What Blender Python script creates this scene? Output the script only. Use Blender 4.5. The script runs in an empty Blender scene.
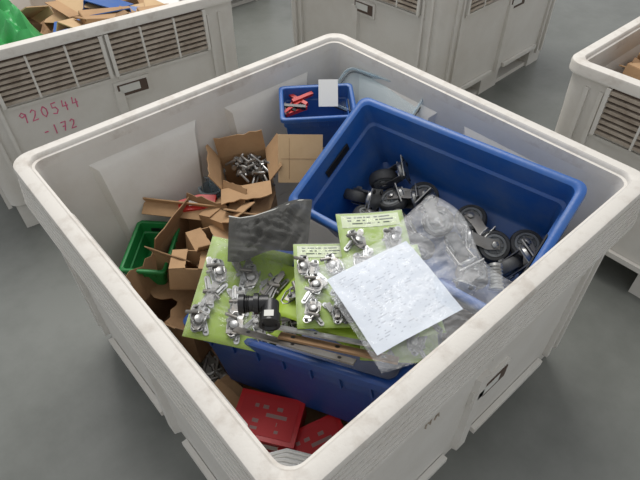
import bpy, bmesh, math, random
from mathutils import Vector, Matrix, noise
rnd=random.Random(7)
V=Vector
# ------------------------------------------------------------------ camera
C=Vector((-.7165,-.8355,1.609))
R=Matrix(((.7528,.4696,-.4611),(-.6581,.5222,-.5424),(-.0139,.7118,.7021)))
cam=bpy.data.cameras.new('camera');co=bpy.data.objects.new('camera',cam);bpy.context.collection.objects.link(co)
cam.lens=30.3; cam.clip_start=.02
co.matrix_world=Matrix.Translation(C)@R.to_4x4()
bpy.context.scene.camera=co
# ------------------------------------------------------------------ materials
def newmat(name):
    m=bpy.data.materials.new(name);m.use_nodes=True
    return m,m.node_tree.nodes,m.node_tree.links,m.node_tree.nodes['Principled BSDF']
def mat(name,col,rough=.5,metal=0,dirt=None,dscale=6,damt=.5,bump=0,bscale=60,spec=.5,lo=.42,hi=.72):
    m,n,l,b=newmat(name)
    b.inputs['Roughness'].default_value=rough;b.inputs['Metallic'].default_value=metal
    b.inputs['Specular IOR Level'].default_value=spec
    b.inputs['Base Color'].default_value=(*col,1)
    tc=n.new('ShaderNodeTexCoord')
    if dirt:
        nz=n.new('ShaderNodeTexNoise');nz.inputs['Scale'].default_value=dscale;nz.inputs['Detail'].default_value=8;nz.inputs['Roughness'].default_value=.65
        l.new(tc.outputs['Object'],nz.inputs['Vector'])
        r=n.new('ShaderNodeValToRGB');r.color_ramp.elements[0].position=lo;r.color_ramp.elements[1].position=hi
        r.color_ramp.elements[0].color=(*col,1)
        d=[col[i]*(1-damt)+dirt[i]*damt for i in range(3)]
        r.color_ramp.elements[1].color=(*d,1)
        l.new(nz.outputs['Fac'],r.inputs[0]);l.new(r.outputs[0],b.inputs['Base Color'])
    if bump:
        nb=n.new('ShaderNodeTexNoise');nb.inputs['Scale'].default_value=bscale;nb.inputs['Detail'].default_value=4
        l.new(tc.outputs['Object'],nb.inputs['Vector'])
        bp=n.new('ShaderNodeBump');bp.inputs['Strength'].default_value=bump;bp.inputs['Distance'].default_value=.01
        l.new(nb.outputs['Fac'],bp.inputs['Height']);l.new(bp.outputs[0],b.inputs['Normal'])
    return m
def clear(name,tint,fac_lo,fac_hi,rough=.12,bump=.5,bscale=25,gcol=(.9,.9,.9),spec=.9):
    m=bpy.data.materials.new(name);m.use_nodes=True;n=m.node_tree.nodes;l=m.node_tree.links;n.clear()
    o=n.new('ShaderNodeOutputMaterial');mx=n.new('ShaderNodeMixShader');t=n.new('ShaderNodeBsdfTransparent');t.inputs[0].default_value=(*tint,1)
    b=n.new('ShaderNodeBsdfPrincipled');b.inputs['Base Color'].default_value=(*gcol,1);b.inputs['Roughness'].default_value=rough;b.inputs['Specular IOR Level'].default_value=spec
    lw=n.new('ShaderNodeLayerWeight');lw.inputs[0].default_value=.35
    mr=n.new('ShaderNodeMapRange');mr.inputs['To Min'].default_value=fac_lo;mr.inputs['To Max'].default_value=fac_hi
    nz=n.new('ShaderNodeTexNoise');nz.inputs['Scale'].default_value=bscale;nz.inputs['Detail'].default_value=3;tc=n.new('ShaderNodeTexCoord')
    l.new(tc.outputs['Object'],nz.inputs['Vector'])
    bp=n.new('ShaderNodeBump');bp.inputs['Strength'].default_value=bump;bp.inputs['Distance'].default_value=.01
    l.new(nz.outputs['Fac'],bp.inputs['Height']);l.new(bp.outputs[0],b.inputs['Normal']);l.new(bp.outputs[0],lw.inputs['Normal'])
    l.new(lw.outputs['Facing'],mr.inputs['Value']);l.new(mr.outputs[0],mx.inputs[0]);l.new(t.outputs[0],mx.inputs[1]);l.new(b.outputs[0],mx.inputs[2]);l.new(mx.outputs[0],o.inputs[0])
    return m
def printed(name,base,ink,rows,cols,amt=.5,mx=.08,my=.1,thr=.55):
    m,n,l,b=newmat(name);b.inputs['Roughness'].default_value=.6
    tc=n.new('ShaderNodeTexCoord');sx=n.new('ShaderNodeSeparateXYZ');l.new(tc.outputs['Generated'],sx.inputs[0])
    def mth(op,a,bv=None,c=None):
        q=n.new('ShaderNodeMath');q.operation=op
        for i,x in enumerate((a,bv,c)):
            if x is None: continue
            if isinstance(x,(int,float)): q.inputs[i].default_value=x
            else: l.new(x,q.inputs[i])
        return q.outputs[0]
    x,y=sx.outputs[0],sx.outputs[1]
    ry=mth('MULTIPLY',y,rows);fl=mth('FLOOR',ry);fr=mth('FRACT',ry)
    row=mth('GREATER_THAN',fr,thr)
    cb=n.new('ShaderNodeCombineXYZ');l.new(mth('MULTIPLY',x,cols),cb.inputs[0]);l.new(mth('MULTIPLY',fl,3.7),cb.inputs[1])
    nz=n.new('ShaderNodeTexNoise');nz.inputs['Scale'].default_value=1;nz.inputs['Detail'].default_value=2;l.new(cb.outputs[0],nz.inputs['Vector'])
    wd=mth('GREATER_THAN',nz.outputs['Fac'],amt)
    k=mth('MULTIPLY',row,wd)
    for s,lo in ((x,mx),(y,my)):
        k=mth('MULTIPLY',k,mth('GREATER_THAN',s,lo));k=mth('MULTIPLY',k,mth('LESS_THAN',s,1-lo))
    mix=n.new('ShaderNodeMix');mix.data_type='RGBA';l.new(k,mix.inputs[0]);mix.inputs[6].default_value=(*base,1);mix.inputs[7].default_value=(*ink,1)
    l.new(mix.outputs[2],b.inputs['Base Color']);return m
M_BIN=mat('bin_plastic',(.67,.65,.605),.5,0,(.46,.41,.34),6,.3,.04,90)
M_BINR=mat('bin_rim_scuffed',(.66,.63,.58),.55,0,(.28,.21,.15),14,.5,.08,120,.5,.50,.76)
M_BIND=mat('bin_slot_shade',(.09,.06,.045),.8)  # dark colour painted in for the shaded inside of vents and label slots
M_RIB=mat('bin_rib_dirty',(.46,.40,.33),.6,0,(.16,.11,.07),14,.7)
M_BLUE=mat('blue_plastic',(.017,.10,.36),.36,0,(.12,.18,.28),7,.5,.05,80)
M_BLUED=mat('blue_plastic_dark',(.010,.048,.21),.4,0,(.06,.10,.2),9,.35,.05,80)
M_FLOOR=mat('concrete',(.19,.198,.183),.38,0,(.11,.117,.105),1.8,.9,.06,25)
M_LABEL=mat('label',(.62,.62,.58),.6)
M_CARD=mat('cardboard',(.42,.26,.135),.85,0,(.26,.15,.075),8,.6,.1,120)
M_CARDD=mat('cardboard_dark',(.29,.175,.09),.9,0,(.16,.09,.045),8,.6,.1,120)
M_TAN=mat('pale_board',(.55,.38,.21),.75,0,(.42,.27,.13),8,.6,.05,120)
M_GCARD=mat('green_card',(.32,.46,.04),.5,0,(.26,.38,.035),12,.5)
M_GCARDP=printed('green_card_print',(.62,.68,.42),(.03,.05,.02),4,12,.47,.1,.12)
M_CHROME=mat('zinc_metal',(.42,.42,.41),.36,.85,(.18,.17,.16),40,.7)
M_STEEL=mat('dull_steel',(.28,.27,.255),.45,.8,(.14,.11,.08),25,.6)
M_RUB=mat('grey_rubber',(.05,.051,.052),.55,0,(.13,.13,.125),25,.5)
M_HUB=mat('grey_hub',(.24,.25,.25),.5,0,(.10,.10,.10),25,.5)
M_BLACK=mat('black_plastic',(.012,.012,.013),.32)
M_RED=mat('red_box',(.48,.014,.018),.35,0,(.3,.01,.015),10,.5)
M_REDB=mat('red_plastic',(.50,.025,.02),.4)
M_REDP=printed('red_box_print',(.42,.013,.017),(.26,.15,.14),5,5,.55,.1,.12,.5)
M_GREEN=mat('green_plastic',(.015,.22,.055),.4,0,(.01,.13,.03),10,.5)
M_GRN2=mat('green_film',(.05,.38,.10),.35,0,(.02,.22,.06),9,.7,.2,20)
M_WHITE=mat('white_plastic',(.72,.72,.70),.4)
M_PINK=mat('pink_marker',(.65,.12,.24),.7)
M_PAPER=printed('delivery_note',(.72,.75,.80),(.44,.46,.51),34,22,.57,.09,.07,.68)
M_CLEAR=clear('clear_film',(.97,.985,1),.06,.55,.10,1.0,26)
M_CLEARB=clear('clear_tub',(.86,.92,.95),.10,.75,.15,.1,10,(.55,.65,.7))
M_GBAG=clear('grey_film',(.55,.55,.53),.62,.88,.5,.35,30,(.085,.085,.08),.25)
# ------------------------------------------------------------------ mesh builder
class MB:
    def __init__(s): s.v=[];s.f=[];s.m=[];s.mats=[]
    def mi(s,m):
        if m not in s.mats: s.mats.append(m)
        return s.mats.index(m)
    def add(s,vs,fs,m,M=None):
        o=len(s.v);i=s.mi(m)
        for p in vs:
            p=V(p); s.v.append(M@p if M else p)
        for f in fs: s.f.append([a+o for a in f]);s.m.append(i)
    def box(s,c,d,m,M=None,tx=1,ty=1):
        x,y,z=d[0]/2,d[1]/2,d[2]/2;c=V(c)
        vs=[c+V(p) for p in [(-x,-y,-z),(x,-y,-z),(x,y,-z),(-x,y,-z),(-x*tx,-y*ty,z),(x*tx,-y*ty,z),(x*tx,y*ty,z),(-x*tx,y*ty,z)]]
        s.add(vs,[(3,2,1,0),(4,5,6,7),(0,1,5,4),(1,2,6,5),(2,3,7,6),(3,0,4,7)],m,M)
    def loops(s,ls,m,M=None,closed=True,cap0=False,cap1=False,mats=None):
        n=len(ls[0]);o=len(s.v)
        for L in ls:
            for p in L:
                p=V(p);s.v.append(M@p if M else p)
        for i in range(len(ls)-1):
            idx=s.mi(mats[i] if mats else m)
            for j in range(n if closed else n-1):
                k=(j+1)%n
                s.f.append([o+i*n+j,o+i*n+k,o+(i+1)*n+k,o+(i+1)*n+j]);s.m.append(idx)
        idx=s.mi(mats[-1] if mats else m)
        if cap0: s.f.append([o+j for j in reversed(range(n))]);s.m.append(idx)
        if cap1: s.f.append([o+(len(ls)-1)*n+j for j in range(n)]);s.m.append(idx)
    def lathe(s,prof,m,M=None,seg=24,cap0=True,cap1=True,mats=None):
        ls=[[(r*math.cos(2*math.pi*j/seg),r*math.sin(2*math.pi*j/seg),z) for j in range(seg)] for r,z in prof]
        s.loops(ls,m,M,True,cap0,cap1,mats)
    def prism(s,poly,h,m,M=None):
        n=len(poly);s.add([(x,y,0) for x,y in poly]+[(x,y,h) for x,y in poly],[list(reversed(range(n))),list(range(n,2*n))]+[(i,(i+1)%n,n+(i+1)%n,n+i) for i in range(n)],m,M)
    def tube(s,pts,r,m,M=None,seg=8,closed=False):
        pts=[V(p) for p in pts];n=len(pts);ls=[];up=None
        for i in range(n):
            a=pts[(i-1)%n] if (closed or i>0) else pts[i];c=pts[(i+1)%n] if (closed or i<n-1) else pts[i]
            t=(c-a).normalized()
            if up is None: up=t.orthogonal().normalized()
            up=(up-t*up.dot(t)).normalized();w=t.cross(up)
            ls.append([pts[i]+(up*math.cos(2*math.pi*j/seg)+w*math.sin(2*math.pi*j/seg))*r for j in range(seg)])
        if closed: ls.append(ls[0])
        s.loops(ls,m,M,True,not closed,not closed)
    def sheet(s,fn,nu,nv,m,M=None):
        vs=[fn(i/nu,j/nv) for j in range(nv+1) for i in range(nu+1)]
        s.add(vs,[(j*(nu+1)+i,j*(nu+1)+i+1,(j+1)*(nu+1)+i+1,(j+1)*(nu+1)+i) for j in range(nv) for i in range(nu)],m,M)
    def build(s,name,M=None,bevel=0,angle=35,solid=0,parent=None):
        me=bpy.data.meshes.new(name);me.from_pydata(s.v,[],s.f)
        for m in s.mats: me.materials.append(m)
        for p,i in zip(me.polygons,s.m): p.material_index=i
        me.update();me.shade_smooth();me.set_sharp_from_angle(angle=math.radians(angle))
        ob=bpy.data.objects.new(name,me);bpy.context.collection.objects.link(ob)
        if M: ob.matrix_world=M
        if solid:
            q=ob.modifiers.new('s','SOLIDIFY');q.thickness=solid
        if bevel:
            q=ob.modifiers.new('b','BEVEL');q.width=bevel;q.segments=2;q.limit_method='ANGLE'
        if parent:
            ob.parent=parent
        return ob
def rr(hx,hy,r,z,k=6):
    out=[]
    for cx,cy,a0 in ((hx-r,hy-r,0),(-hx+r,hy-r,90),(-hx+r,-hy+r,180),(hx-r,-hy+r,270)):
        for i in range(k+1):
            a=math.radians(a0+90*i/k);out.append((cx+r*math.cos(a),cy+r*math.sin(a),z))
    return out
def Rz(a): return Matrix.Rotation(math.radians(a),4,'Z')
def Rx(a): return Matrix.Rotation(math.radians(a),4,'X')
def Ry(a): return Matrix.Rotation(math.radians(a),4,'Y')
def T(*p): return Matrix.Translation(V(p))
def frame(o,a,s,up=True):
    a=V(a).normalized();s=V(s);s=(s-a*s.dot(a)).normalized();n=a.cross(s)
    if up and n.z<0: n=-n
    return Matrix(((a.x,s.x,n.x,o[0]),(a.y,s.y,n.y,o[1]),(a.z,s.z,n.z,o[2]),(0,0,0,1)))
def frame2(o,a,s):
    s=V(s).normalized();a=V(a);a=(a-s*a.dot(s)).normalized()
    return frame(o,a,s)
# ------------------------------------------------------------------ pallet bin
def pallet_bin(M,vented):
    b=MB();H=.597;g=.010
    pr=[(.05,.115),(.036,.13),(.032,.44),(.030,.60),(.028,.645)]
    if not vented:
        z=.652
        for i in range(6):
            o=.0+.0022*i
            pr+=[(o,z),(o-.0,z+.012),(o+.007,z+.0125),(o+.007,z+.0165)];z+=.0170
    else:
        pr+=[(.026,.738),(.012,.742),(.011,.75)]
    nr=len(pr)
    pr+=[(.012,.754),(.011,.770),(.013,.777),(.019,.780),(.034+g,.780),(.038+g,.776),(.040+g,.768),(.046+g,.766),(.050+g,.74),(.057+g,.55),(.075+g,.165),(.085+g,.152),(.10+g,.148)]
    ls=[rr(H-o,H-o,max(.062-o*.5,.02),z,7) for o,z in pr]
    mats=[M_BINR if nr-1<=i<=nr+7 else M_BIN for i in range(len(pr)-1)]
    b.loops(ls,M_BIN,None,True,True,True,mats)
    for k in range(4):
        F=Rz(90*k)@Matrix(((0,0,1,0),(1,0,0,0),(0,1,0,0),(0,0,0,1)))
        def bx(u,z,o,du,dz,do,m,tx=1,ty=1): b.box((u,z,H-.032+o),(du,dz,do),m,F,tx,ty)
        for u in (-.49,-.44,.44,.49): bx(u,.40 if vented else .37,.004,.014,.62 if vented else .46,.016,M_BIN)
        bx(0,.32,.004,.05,.36,.02,M_BIN,.7,1)
        for sg in (-1,1):
            if vented:
                bx(sg*.215,.655,.004,.40,.165,.010,M_BIND)  # dark panel on the closed wall stands in for shaded vent openings
                for i in range(8): bx(sg*.215,.582+i*.0205,.012,.40,.0110,.018,M_RIB)
                for q in (-1,1): bx(sg*.215+q*.203,.652,.013,.014,.17,.022,M_BIN)
                for q in (-1,1): bx(sg*.215+q*.07,.652,.012,.008,.165,.020,M_BIN)
            bx(sg*.215,.555,.003,.40,.012,.012,M_BIN)
            bx(sg*.23,.145,.006,.34,.022,.016,M_BIN)
        lu,lz=(.06,.50) if vented else (.050,.41)
        if vented or k in (1,3):
            bx(lu,lz,.004,.15,.075,.012,M_BIN); bx(lu,lz,.008,.125,.05,.010,M_BIND); bx(lu-.012,lz+.004,.013,.085,.032,.002,M_LABEL)  # dark plate paints the shade inside the label recess
        if k==3 and not vented:
            for (x0,z0,x1,z1) in ((-.20,.50,-.20,.53),(-.20,.53,-.185,.50),(-.185,.50,-.185,.53),(-.17,.50,-.163,.53),(-.163,.53,-.156,.50)):
                b.tube([(x0,z0,H-.030),(x1,z1,H-.030)],.0022,M_RIB,F,5)
        for sg in (-1,1):
            zt,zb=.70,.24
            def ins(z): return H-(.050+g+(.74-z)*.043)
            pts=[(-.18,zt),(.18,zt),(.14,zb),(-.14,zb)]
            vs=[]
            for t in (0,.018):
                for (u,z) in pts:
                    s2=1-.12*(t>0); zz=z+(-.025 if z==zt else .02)*(t>0)
                    vs.append((sg*.23+u*s2,zz,ins(zz)-t+.003))
            b.add(vs,[(0,1,5,4),(1,2,6,5),(2,3,7,6),(3,0,4,7),(4,5,6,7)],M_BIN,F)
        b.box((.48,.48,.06),(.13,.13,.12),M_BIN,Rz(90*k))
        b.box((.49,0,.06),(.10,.17,.12),M_BIN,Rz(90*k))
    b.box((0,0,.06),(.16,.16,.12),M_BIN)
    for y in (-.48,0,.48): b.box((0,y,.012),(1.04,.10,.024),M_BIN)
    return b.build('pallet_bin',M,angle=40)
main=pallet_bin(T(0,0,0),False)
f=MB();f.box((1,1.2,-.05),(9,9,.1),M_FLOOR);f.build('floor')
ML=T(.04,1.80,0)@Rz(-7)
lb=pallet_bin(ML,True)
pallet_bin(T(1.88,1.24,0)@Rz(2),True)
MR=T(1.575,-.68,0)
pallet_bin(MR,True)
pallet_bin(T(1.30,3.28,0),True)
pallet_bin(T(-.25,3.2,0),True)
DIG={'9':[[(.6,.75),(.3,1),(.05,.8),(.2,.55),(.55,.7),(.6,.8),(.5,0)]],'2':[[(.05,.8),(.3,1),(.55,.8),(.4,.45),(0,0),(.6,.05)]],
'0':[[(.3,1),(.05,.7),(.05,.3),(.3,0),(.55,.3),(.55,.7),(.3,1)]],'5':[[(.55,1),(.1,1),(.08,.58),(.4,.6),(.58,.3),(.35,0),(0,.1)]],
'4':[[(.15,1),(.05,.45),(.6,.45)],[(.45,.8),(.42,0)]],'1':[[(.3,1),(.28,0)]],'7':[[(0,.95),(.6,1),(.25,0)],[(.1,.5),(.5,.52)]],'-':[[(.05,.5),(.5,.5)]]}
b=MB()
def scribble(txt,x0,z0,h,tilt):
    x=x0
    for ch in txt:
        for st in DIG[ch]:
            b.tube([(x+px*h*.8,-.5665,z0+(x-x0)*tilt+pz*h) for px,pz in st],.0024,M_PINK,None,5)
        x+=h*.86
scribble('920544',-.385,.48,.046,.02);scribble('-172',-.325,.40,.040,.02)
o=b.build('handwritten_number',ML);o.parent=lb;o.matrix_parent_inverse=ML.inverted()
# ------------------------------------------------------------------ crates
def tub(name,M,L,W,D,m,taper=.06,rim=.014,rad=.045,sc=1):
    b=MB();hx,hy=L/2,W/2;k=6
    def lp(o,z,r): return rr(hx-o*1,hy-o,r,z,k)
    tp=D*taper*2;q=sc
    pr=[(tp+.022*q,-D,rad*.7),(tp+.012*q,-D+.006*q,rad*.8),(.028*q,-.075*q,rad),(.018*q,-.072*q,rad),(.016*q,-.03*q,rad),(.004*q,-.028*q,rad),(0,-.024*q,rad),(0,-.004*q,rad),(.004*q,0,rad),((rim+.002)*q,0,rad*.8),((rim+.008)*q,-.004*q,rad*.7),(.026*q,-.03*q,rad*.7),(.030*q,-.075*q,rad*.7),(.038*q,-.08*q,rad*.7),(tp+.020*q,-D+.014*q,rad*.6),(tp+.03*q,-D+.005*q,rad*.5)]
    b.loops([lp(o,z,r) for o,z,r in pr],m,T(hx,hy,0),True,True,True)
    for i in range(7):
        for y,sg in ((0,1),(W,-1)):
            b.box((hx+(i-3)*L*.125,y+sg*.018*q,-.05*q),(.006*q,.014*q,.045*q),m)
    for i in (-1,0,1):
        for x,sg in ((0,1),(L,-1)): b.box((x+sg*.018*q,hy+i*W*.24,-.05*q),(.014*q,.006*q,.045*q),m)
    for x,sg in ((0,1),(L,-1)):
        b.box((x+sg*.0315*q,hy,-.052*q),(.004*q,.11*q,.026*q),M_BLACK)
    return b.build(name,M,angle=45)
F1=frame((.310,.165,.80),(.158,-.987,0),(-.36,-.05,-.18))
tub('storage_crate',F1,.672,.40,.27,M_BLUE,rad=.028)
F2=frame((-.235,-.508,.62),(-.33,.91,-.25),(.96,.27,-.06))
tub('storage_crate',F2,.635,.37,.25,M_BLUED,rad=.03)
F3=frame((.265,.520,.70),(.80,-.60,.0),(-.56,-.80,-.12))
tub('parts_bin',F3,.25,.18,.15,M_BLUE,rad=.015,sc=.6)
b=MB()
for i in range(8):
    b.box((rnd.uniform(-.03,.03),rnd.uniform(-.03,.03),rnd.uniform(-.01,.01)),(.08,.012,.012),M_REDB if i%3 else M_BLACK,Rz(rnd.uniform(-70,70))@Rx(rnd.uniform(-20,20)))
b.build('red_clips',F3@T(.065,.075,-.035))
b=MB();b.box((0,0,0),(.065,.09,.003),M_WHITE);b.box((0,.012,-.002),(.05,.045,.001),M_LABEL)
b.build('label_card',frame((.37,.385,.69),(.75,-.66,0),(-.45,-.50,-.75)))
FL=frame((.515,.44,.715),(.05,-.36,.012),(-.12,-.01,-.07))
b=MB();pl=[T(.16,.075,0)@V(p) for p in rr(.16,.075,.03,0)]
b.tube(pl,.0045,M_CLEARB,None,6,True)
b.tube([p+V((0,0,-.018)) for p in pl],.0025,M_BLACK,None,5,True)
b.loops([[p for p in pl],[p*.94+V((.0096,.0045,-.02)) for p in pl]],M_CLEARB,None,True,False,True)
b.build('clear_plastic_lid',FL)
# ------------------------------------------------------------------ castors
def caster(M,r=.042,scale=1.0):
    b=MB();w=.015
    W=Ry(90)
    prof=[(.008,-w*1.05),(.012,-w*1.05),(.013,-w*.7),(r*.52,-w*.6),(r*.56,-w*.95),(r*.7,-w*.95),(r*.72,-w*.8),(r*.74,-w),(r*.9,-w*.95),(r*.985,-w*.55),(r,0)]
    prof=prof+[(a,-z) for a,z in reversed(prof[:-1])]
    ms=[M_STEEL,M_HUB,M_HUB,M_HUB,M_HUB,M_HUB,M_RUB,M_RUB,M_RUB,M_RUB];ms=ms+list(reversed(ms))
    b.lathe(prof,M_RUB,W,28,mats=ms)
    for a in range(6):
        for sx in (-1,1): b.box((sx*w*.72,0,r*.36),(.004,.006,r*.32),M_HUB,Rx(a*60))
    for sx in (-1,1):
        poly=[(-.011,-.012),(.011,-.012),(.022,.03),(.034,.055),(.004,.055),(-.012,.02)]
        b.prism(poly,.0025,M_STEEL,T(sx*(w+.005),0,0)@Matrix(((0,0,1,0),(1,0,0,0),(0,1,0,0),(0,0,0,1))))
        b.lathe([(.009,0),(.009,.004),(.005,.006)],M_CHROME,T(sx*(w+.006),0,0)@Ry(90*sx),6)
    b.box((0,.019,.0555),(2*w+.016,.034,.003),M_CHROME)
    b.lathe([(.024,0),(.026,.004),(.024,.011),(.014,.014)],M_CHROME,T(0,.02,.056),20)
    b.box((0,.02,.0725),(.066,.056,.003),M_CHROME)
    for x in (-.024,.024):
        for y in (-.018,.018): b.lathe([(.006,0),(.006,.003)],M_BLACK,T(x,.02+y,.0735),10)
    return b.build('caster_wheel',M@Matrix.Scale(scale,4),angle=30)
cs=[(.11,.13,-.215,(80,20,30)),(.075,.22,-.20,(60,70,10)),(.18,.18,-.21,(20,85,-40)),(.16,.28,-.17,(40,60,60)),
(.25,.12,-.225,(10,75,130)),(.26,.24,-.18,(75,100,20)),(.34,.18,-.20,(15,75,200)),(.41,.12,-.230,(5,88,10)),
(.43,.23,-.19,(95,60,60)),(.51,.17,-.215,(12,78,150)),(.51,.28,-.18,(15,60,75)),(.575,.22,-.19,(70,30,0)),(.35,.29,-.15,(80,60,200)),(.58,.12,-.230,(8,90,40))]
for x,y,z,e in cs:
    caster(F1@T(x,y,z)@Rz(e[2])@Rx(e[0])@Ry(e[1]),.042,1.1)
# ------------------------------------------------------------------ blister packs with hardware
def stadium(L,W,n=6):
    p=[]
    for s,a0 in ((1,-90),(-1,90)):
        for i in range(n+1):
            a=math.radians(a0+180*i/n);p.append((s*(L/2-W/2)+W/2*math.cos(a),W/2*math.sin(a)))
    return p
def latch(b,M,L=.075,kind=0):
    w=L/.075
    M=M@Matrix.Scale(w,4);L=.075
    if kind==2:
        b.prism(stadium(L*1.25,.015),.002,M_CHROME,M)
        b.lathe([(.005,-.016),(.005,.016)],M_STEEL,M@T(0,0,.005)@Rx(90),10)
        b.box((L*.3,0,.004),(L*.45,.009,.006),M_CHROME,M,.9,.6)
        b.box((-L*.3,.004,.004),(L*.4,.018,.002),M_STEEL,M@Rz(14))
        return
    b.prism(stadium(L,.024),.0022,M_CHROME,M)
    if kind==0:
        b.box((L*.12,0,.006),(L*.42,.017,.009),M_STEEL,M,.8,.7)
        b.lathe([(.0045,-.012),(.0045,.012)],M_STEEL,M@T(-L*.22,0,.007)@Rx(90),10)
        b.tube([(-L*.22,.011,.008),(L*.05,.013,.013),(L*.38,.010,.010),(L*.45,0,.009),(L*.38,-.010,.010),(L*.05,-.013,.013),(-L*.22,-.011,.008)],.0018,M_CHROME,M,6)
    else:
        b.prism([(-.02,-.016),(.0,-.022),(.022,-.012),(.028,.012),(.004,.02),(-.018,.014)],.003,M_STEEL,M@T(.006,0,.002))
        b.lathe([(.012,0),(.013,.003),(.011,.010),(.006,.012)],M_CHROME,M@T(.008,0,.004),14)
        b.lathe([(.005,0),(.005,.03),(.003,.032)],M_STEEL,M@T(-.012,0,.010)@Rx(-80),10)
        b.tube([(.02,.012,.006),(.0,.02,.012),(-.025,.012,.012),(-.03,-.006,.008)],.0022,M_CHROME,M,6)
    for s in (-1,1): b.lathe([(.005,.002),(.005,.004),(.002,.005)],M_BLACK,M@T(s*L*.4,0,0),8)
def pack(M,W,Ht,rows,cols,seed,curl=.006,clearon=True,film=.02,head=True):
    r=random.Random(seed);b=MB()
    def warp(x,y): return curl*(math.sin(3*x/W+seed)+math.cos(2.5*y/Ht+seed*2))
    b.sheet(lambda u,v:(u*W,v*Ht,warp(u*W,v*Ht)),10,14,M_GCARD)
    def fh(u,v): 
        x,y=W*(.07+.86*u),Ht*(.03+.15*v);return (x,y,.0012+warp(x,y))
    for i in range(rows):
        for j in range(cols):
            for rep in range(3):
                x=W*(j+.5)/cols+r.uniform(-.016,.016);y=Ht*(.22+.74*(i+.5)/rows)+r.uniform(-.014,.010)
                latch(b,T(x,y,.004+.005*rep+warp(x,y))@Rz(r.choice([80,95,100,75,-85])+r.uniform(-35,35))@Rx(r.uniform(-14,14)),min(.075,Ht*.76/rows*.98),(2,0,1)[rep] if r.random()<.6 else 2)
    ob=b.build('blister_pack',M,solid=.0008)
    if head:
        hb=MB();hb.sheet(fh,8,3,M_GCARDP)
        h=hb.build('header_print',M);h.parent=ob;h.matrix_parent_inverse=ob.matrix_world.inverted()
    if clearon:
        c=MB()
        def fc(u,v):
            x,y=u*W,v*Ht;e=min(u,1-u,v,1-v)*7;e=min(1,e)
            return (x,y,.002+warp(x,y)+film*e*(.8+.6*noise.noise(V((x*26,y*26,seed)))+.45*abs(noise.noise(V((x*60,y*60,seed)))))) 
        c.sheet(fc,40,50,M_CLEAR)
        q=c.build('blister_film',M,angle=40);q.parent=ob;q.matrix_parent_inverse=ob.matrix_world.inverted()
    return ob
pack(frame2((-.262,.143,.605),(.60,-.74,-.22),(-.213,-.179,-.06)),.225,.29,3,3,1,.004,True,.026,False)
pack(frame((-.157,-.074,.665),(.103,-.078,0),(-.152,-.20,-.015)),.135,.25,3,2,2,.004)
pack(frame((-.025,-.085,.690),(.14,-.10,.0),(-.16,-.19,-.03)),.17,.26,3,2,3,.004)
pack(frame((-.06,-.20,.672),(.15,-.10,.0),(-.15,-.21,-.02)),.15,.25,3,2,4,.004)
pack(frame((-.145,-.30,.655),(.14,-.13,-.02),(-.12,-.12,-.03)),.17,.15,2,2,5,.004)
pack(frame((-.20,.06,.55),(.10,-.25,.03),(-.20,-.10,-.05)),.24,.20,2,3,6,.004,False,head=False)
pack(frame((-.09,-.08,.60),(.07,-.25,.0),(-.25,-.06,-.02)),.28,.20,2,3,7,.004,False,head=False)
pack(frame((-.30,-.16,.60),(.09,-.25,.05),(.20,.06,.0)),.30,.20,2,3,8,.004,False,head=False)
pack(frame((.0,-.18,.60),(.07,-.25,.0),(-.25,-.06,.0)),.22,.20,2,3,9,.004,False,head=False)
b=MB()
def bar(p,q,w,t,m):
    p=V(p);q=V(q);M=frame(p,q-p,V((.3,.3,.9)).cross(q-p));L=(q-p).length
    b.box((L/2,0,0),(L,w,t),m,M)
    for x in (.12,.5,.88): b.lathe([(w*.22,t/2),(w*.22,t/2+.0006)],M_BLACK,M@T(L*x,0,0),10)
bar((-.400,-.165,.630),(-.272,-.415,.655),.020,.004,M_STEEL)
bar((-.36,-.20,.650),(-.215,-.42,.665),.016,.004,M_CHROME)
bar((-.34,-.25,.640),(-.20,-.47,.650),.024,.005,M_CARDD)
b.build('steel_strips')
b=MB();M0=frame((-.335,-.185,.685),(.06,-.05,0),(-.06,-.07,0))@Matrix.Scale(1.12,4)
b.lathe([(.012,0),(.019,.001),(.019,.012),(.016,.014),(.016,.03),(.021,.031),(.021,.040),(.017,.042),(.017,.060),(.010,.061)],M_BLACK,M0@T(-.045,0,0)@Ry(90),20)
b.lathe([(.017,0),(.017,.028),(.021,.030),(.021,.052),(.015,.053),(.012,.048)],M_BLACK,M0@T(.018,-.0,0)@Rx(-90),20)
for i in range(6): b.lathe([(.0165,0),(.0185,.001),(.0165,.002)],M_BLACK,M0@T(-.043+.0035*i,0,0)@Ry(90),20)
b.box((.018,.040,.0215),(.018,.014,.001),M_LABEL,M0)
b.build('black_pipe_fitting')
# ------------------------------------------------------------------ clear bag with delivery note
MP=frame((-.200,-.248,.712),(.205,-.05,.03),(-.03,-.205,-.012))
b=MB()
def bagf(side):
    def f(u,v):
        x=-.012+u*(.335+.02*math.sin(v*6));y=-.045+v*(.290)+.02*math.sin(u*4.5)
        e=min(1,min(u,1-u,v,1-v)*6)
        n=noise.noise(V((x*14,y*14,1+side)))+.5*abs(noise.noise(V((x*34,y*34,5))))+.35*abs(noise.noise(V((x*10+y*40,y*8,9))))
        lift=.022*max(0,u-.55)*2
        return (x,y,side*e*(.012+.014*n)+(.006 if side>0 else -.002)+lift)
    return f
b.sheet(bagf(1),70,64,M_CLEAR);b.sheet(bagf(-.3),30,30,M_CLEAR)
bag=b.build('clear_plastic_bag',MP,angle=40)
b=MB()
def fp(u,v): return (u*.208,v*.210,.004*math.sin(u*3+1)+.003*math.sin(v*5)+.002*noise.noise(V((u*5,v*5,2))))
b.sheet(fp,20,20,M_PAPER);o=b.build('delivery_note',MP);o.parent=bag;o.matrix_parent_inverse=MP.inverted()
b=MB();MG=frame((-.205,.14,.645),(.75,-.66,.10),(-.5,-.55,-.10))
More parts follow.
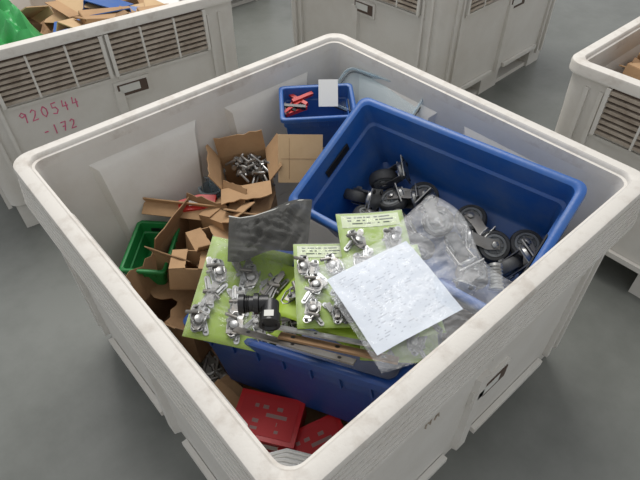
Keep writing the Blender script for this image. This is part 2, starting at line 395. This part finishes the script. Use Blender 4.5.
def gb(side):
    def f(u,v):
        x=(u*.225)*(1-.10*v)+.010*v;y=v*.150+.016*math.sin(u*6)*(1-v)-.03*u+.008*math.sin(u*9)*v
        e=min(1,min(u,1-u,v,1-v)*4)
        n=.6*noise.noise(V((x*12,y*12,3)))+1.0*abs(noise.noise(V((x*26+y*10,y*9,5))))+.6*abs(noise.noise(V((x*20-y*40,y*20,8))))
        return (x,y,side*e*(.010+.036*n))
    return f
b.sheet(gb(1),60,44,M_GBAG);b.sheet(gb(-.5),20,16,M_GBAG)
b.tube([(.0,.0,0),(.03,.012,.002),(.07,.010,.004),(.13,-.010,.003),(.19,-.034,.002),(.22,-.033,0)],.0022,M_LABEL,None,6)
b.build('grey_zip_bag',MG,angle=50)
# ------------------------------------------------------------------ cartons
def carton(name,M,L,W,H,flaps,m=M_CARD,torn=0,t=.003):
    b=MB()
    b.box((0,0,t/2),(L,W,t),m)
    for s in (-1,1):
        b.box((s*(L/2-t/2),0,H/2),(t,W,H),m);b.box((0,s*(W/2-t/2),H/2),(L-2*t,t,H),m)
    fl=W*.5
    for k,(s,ax) in enumerate(((1,'x'),(-1,'x'),(1,'y'),(-1,'y'))):
        a=flaps[k]
        if a is None: continue
        wd=W if ax=='x' else L
        if ax=='x': F=T(s*L/2,0,H)@Rz(0 if s>0 else 180)
        else: F=T(0,s*W/2,H)@Rz(90*s)
        F=F@Ry(-a)
        c=wd*.5;n=8
        top=[(fl*(1+torn*rnd.uniform(-.4,.2)),-c+2*c*i/n) for i in range(n+1)]
        b.prism([(0,-c),*top,(0,c)],t,m,F)
    return b.build(name,M)
carton('cardboard_box',T(.05,.42,.36)@Rz(-32)@Rx(8)@Ry(-6),.16,.15,.18,(50,70,80,10),M_CARD,.3)
def bolts(name,M,n,rx,ry,rz,sc=1,m=None,seed=3):
    r=random.Random(seed);b=MB()
    for i in range(n):
        F=T(r.uniform(-rx,rx),r.uniform(-ry,ry),r.uniform(0,rz))@Rz(r.uniform(0,360))@Rx(r.uniform(50,130))@Matrix.Scale(sc,4)
        mm=m or r.choice([M_CHROME,M_STEEL])
        b.lathe([(.008,0),(.008,.005)],mm,F,6);b.lathe([(.004,.005),(.004,.038),(.003,.04)],mm,F,10)
    return b.build(name,M)
bolts('metal_bolts',T(.05,.42,.49)@Rz(-32),60,.055,.05,.06,1.1)
b=MB();MT=frame((.115,.335,.665),(.75,-.60,-.05),(-.33,-.40,-.75))
b.box((.07,.075,0),(.14,.15,.006),M_TAN);b.box((.07,.075,.0035),(.12,.001,.001),M_CARDD);b.box((.035,.075,.0035),(.001,.13,.001),M_CARDD)
b.box((.07,.148,-.03),(.14,.004,.06),M_TAN)
b.build('cardboard_panel',MT,bevel=.001)
for p in ((-.085,.475,.38),(-.03,.50,.40),(-.12,.41,.35)):
    b=MB();b.lathe([(.001,.002),(.028,.002),(.036,.085),(.040,.086),(.040,.090),(.034,.089),(.030,.006)],M_CLEARB,None,24,False,False)
    b.build('clear_cup',T(*p)@Rx(rnd.uniform(-15,15))@Ry(rnd.uniform(-15,15)))
b=MB();b.prism([(-.06,-.02),(.05,-.03),(.065,.015),(.01,.03),(-.055,.02)],.035,M_REDB);b.box((0,0,.037),(.05,.02,.002),M_WHITE)
b.build('red_packet',T(-.165,.415,.47)@Rz(-25)@Rx(15),bevel=.004)
FG=frame((-.475,.37,.44),(.70,.72,.05),(.72,-.70,-.04))
tub('green_parts_bin',FG,.21,.14,.11,M_GREEN,rad=.012,sc=.5)
carton('cardboard_box',T(-.255,.34,.30)@Rz(30)@Rx(6),.20,.14,.16,(80,60,100,-10),M_CARDD,.3)
carton('cardboard_box',T(-.325,.195,.43)@Rz(-35)@Rx(-10)@Ry(8),.125,.09,.075,(176,174,None,None),M_CARD,.1)
carton('cardboard_box',T(-.375,.22,.20)@Rz(25),.17,.20,.15,(175,60,70,175),M_CARDD,.4)
carton('cardboard_box',T(-.23,.27,.36)@Rz(-12)@Ry(8),.12,.10,.12,(176,174,None,60),M_CARD,.15)
carton('cardboard_box',T(-.035,.325,.32)@Rz(-50)@Ry(6),.13,.12,.17,(176,172,None,40),M_CARD,.15)
carton('cardboard_box',T(-.12,.315,.38)@Rz(15)@Rx(-8),.11,.10,.12,(60,176,172,20),M_CARD,.2)
b=MB();b.box((0,0,0),(.24,.05,.004),M_CARD);b.box((0,.02,.012),(.24,.004,.022),M_CARD);b.build('cardboard_strip',T(-.22,.42,.49)@Rz(-48)@Rx(25)@Ry(6))
def block(name,M,d,m,extra=None,bev=.004):
    b=MB();b.box((0,0,d[2]/2),d,m)
    if extra: extra(b)
    return b.build(name,M,bevel=bev)
def rb(b):
    b.box((0,0,.081),(.175,.125,.006),M_RED)
    b.box((0,-.0615,.045),(.12,.0015,.03),M_LABEL)
def redbox(M):
    o=block('red_product_box',M,(.17,.12,.08),M_RED,rb)
    q=MB();q.box((0,0,0),(.15,.10,.001),M_REDP);q=q.build('lid_print',M@T(0,0,.085));q.parent=o;q.matrix_parent_inverse=M.inverted()
redbox(T(-.385,-.225,.225)@Rz(-55)@Rx(6))
redbox(T(-.335,-.37,.21)@Rz(-20)@Ry(-10))
carton('cardboard_box',T(-.43,-.10,.16)@Rz(8)@Ry(4),.11,.16,.08,(172,172,None,None),M_CARD,.1)
b=MB()
for i in range(4): b.tube([(-.1+.01*i,0,.01*i),(0,.012*i,.02),(.1,.01*i,.01)],.006,M_WHITE,None,8)
b.build('plastic_conduit_offcuts',T(-.44,-.36,.30)@Rz(-50))
b=MB();b.box((0,0,.001),(.13,.09,.002),M_REDB)
for i in range(3): latch(b,T(-.035+.035*i,0,.004)@Rz(90),.07)
b.sheet(lambda u,v:(-.06+.12*u,-.04+.08*v,.004+.02*min(1,min(u,1-u,v,1-v)*5)),12,12,M_CLEAR)
b.build('blister_pack',T(-.40,-.42,.30)@Rz(-35)@Rx(10))
carton('cardboard_box',T(-.16,-.12,.152),.40,.5,.045,(175,175,None,None),M_CARDD,.1)
carton('cardboard_box',T(.26,-.15,.152),.32,.5,.10,(175,175,None,None),M_CARDD,.1)
bolts('loose_bolts',T(-.43,.05,.155)@Rz(-30),50,.05,.12,.03,1.3,None,9)
b=MB()
pr=[(.012,0),(.017,.001)]
for i in range(6): pr+=[(.017,.006+i*.008),(.0145,.008+i*.008),(.0145,.011+i*.008),(.017,.013+i*.008)]
pr+=[(.016,.060),(.011,.060),(.010,.045)]
b.lathe(pr,M_CHROME,None,24);b.build('metal_coupling',frame((.095,-.495,.665),(.5,.5,.35),(-.5,.5,0))@Ry(90))
# ------------------------------------------------------------------ contents of neighbour bins
def heap(b,M,w,d,h,m,sc=9,seed=0):
    def f(u,v):
        x=(u-.5)*w;y=(v-.5)*d;e=min(1,min(u,1-u,v,1-v)*5)
        return (x,y,e*h*(.5+.5*noise.noise(V((x*sc,y*sc,seed)))+.25*noise.noise(V((x*sc*3,y*sc*3,seed)))))
    b.sheet(f,50,50,m,M)
def scraps(b,M,n,w,d,h,seed,cols):
    r=random.Random(seed)
    for i in range(n):
        F=M@T(r.uniform(-w,w),r.uniform(-d,d),r.uniform(0,h))@Rz(r.uniform(0,360))@Rx(r.uniform(-30,30))@Ry(r.uniform(-22,22))
        L,W2=r.uniform(.10,.22),r.uniform(.08,.18)
        m=r.choice(cols);b.box((0,0,0),(L,W2,.004),m,F)
        b.box((L/2,0,-W2*.15),(.004,W2,W2*.3),m,F)
b=MB();heap(b,T(-.33,-.31,.62),.36,.36,.27,M_GRN2,7);b.build('green_plastic_bag',ML,angle=20)
b=MB();heap(b,T(0,0,.45),1.0,1.0,.16,M_CARDD,6)
scraps(b,T(.06,-.12,.56),34,.32,.26,.12,5,[M_CARD,M_TAN,M_CARD,M_WHITE,M_CARDD,M_BLUE]);b.build('cardboard_scraps',ML,angle=20)
b=MB();heap(b,T(0,0,.50),1.0,1.0,.2,M_CARDD,6,4)
scraps(b,T(-.17,.20,.68),60,.25,.20,.13,8,[M_CARD,M_TAN,M_CARD,M_CARDD]);b.build('cardboard_scraps',MR,angle=20)
# ------------------------------------------------------------------ light
w=bpy.data.worlds.new('w');bpy.context.scene.world=w;w.use_nodes=True
w.node_tree.nodes['Background'].inputs[0].default_value=(.97,.98,1,1);w.node_tree.nodes['Background'].inputs[1].default_value=.62
def area(name,loc,target,size,e,col=(1,1,1)):
    l=bpy.data.lights.new(name,'AREA');l.size=size;l.energy=e;l.color=col
    o=bpy.data.objects.new(name,l);bpy.context.collection.objects.link(o)
    o.matrix_world=T(*loc)@(V(target)-V(loc)).to_track_quat('-Z','Y').to_matrix().to_4x4()
area('overhead_area',(1.2,2.2,5),(0,0,.5),3.0,215,(1,.975,.94))  # broad overhead area light standing in for the diffuse warehouse light
bpy.context.scene.view_settings.view_transform='Standard'
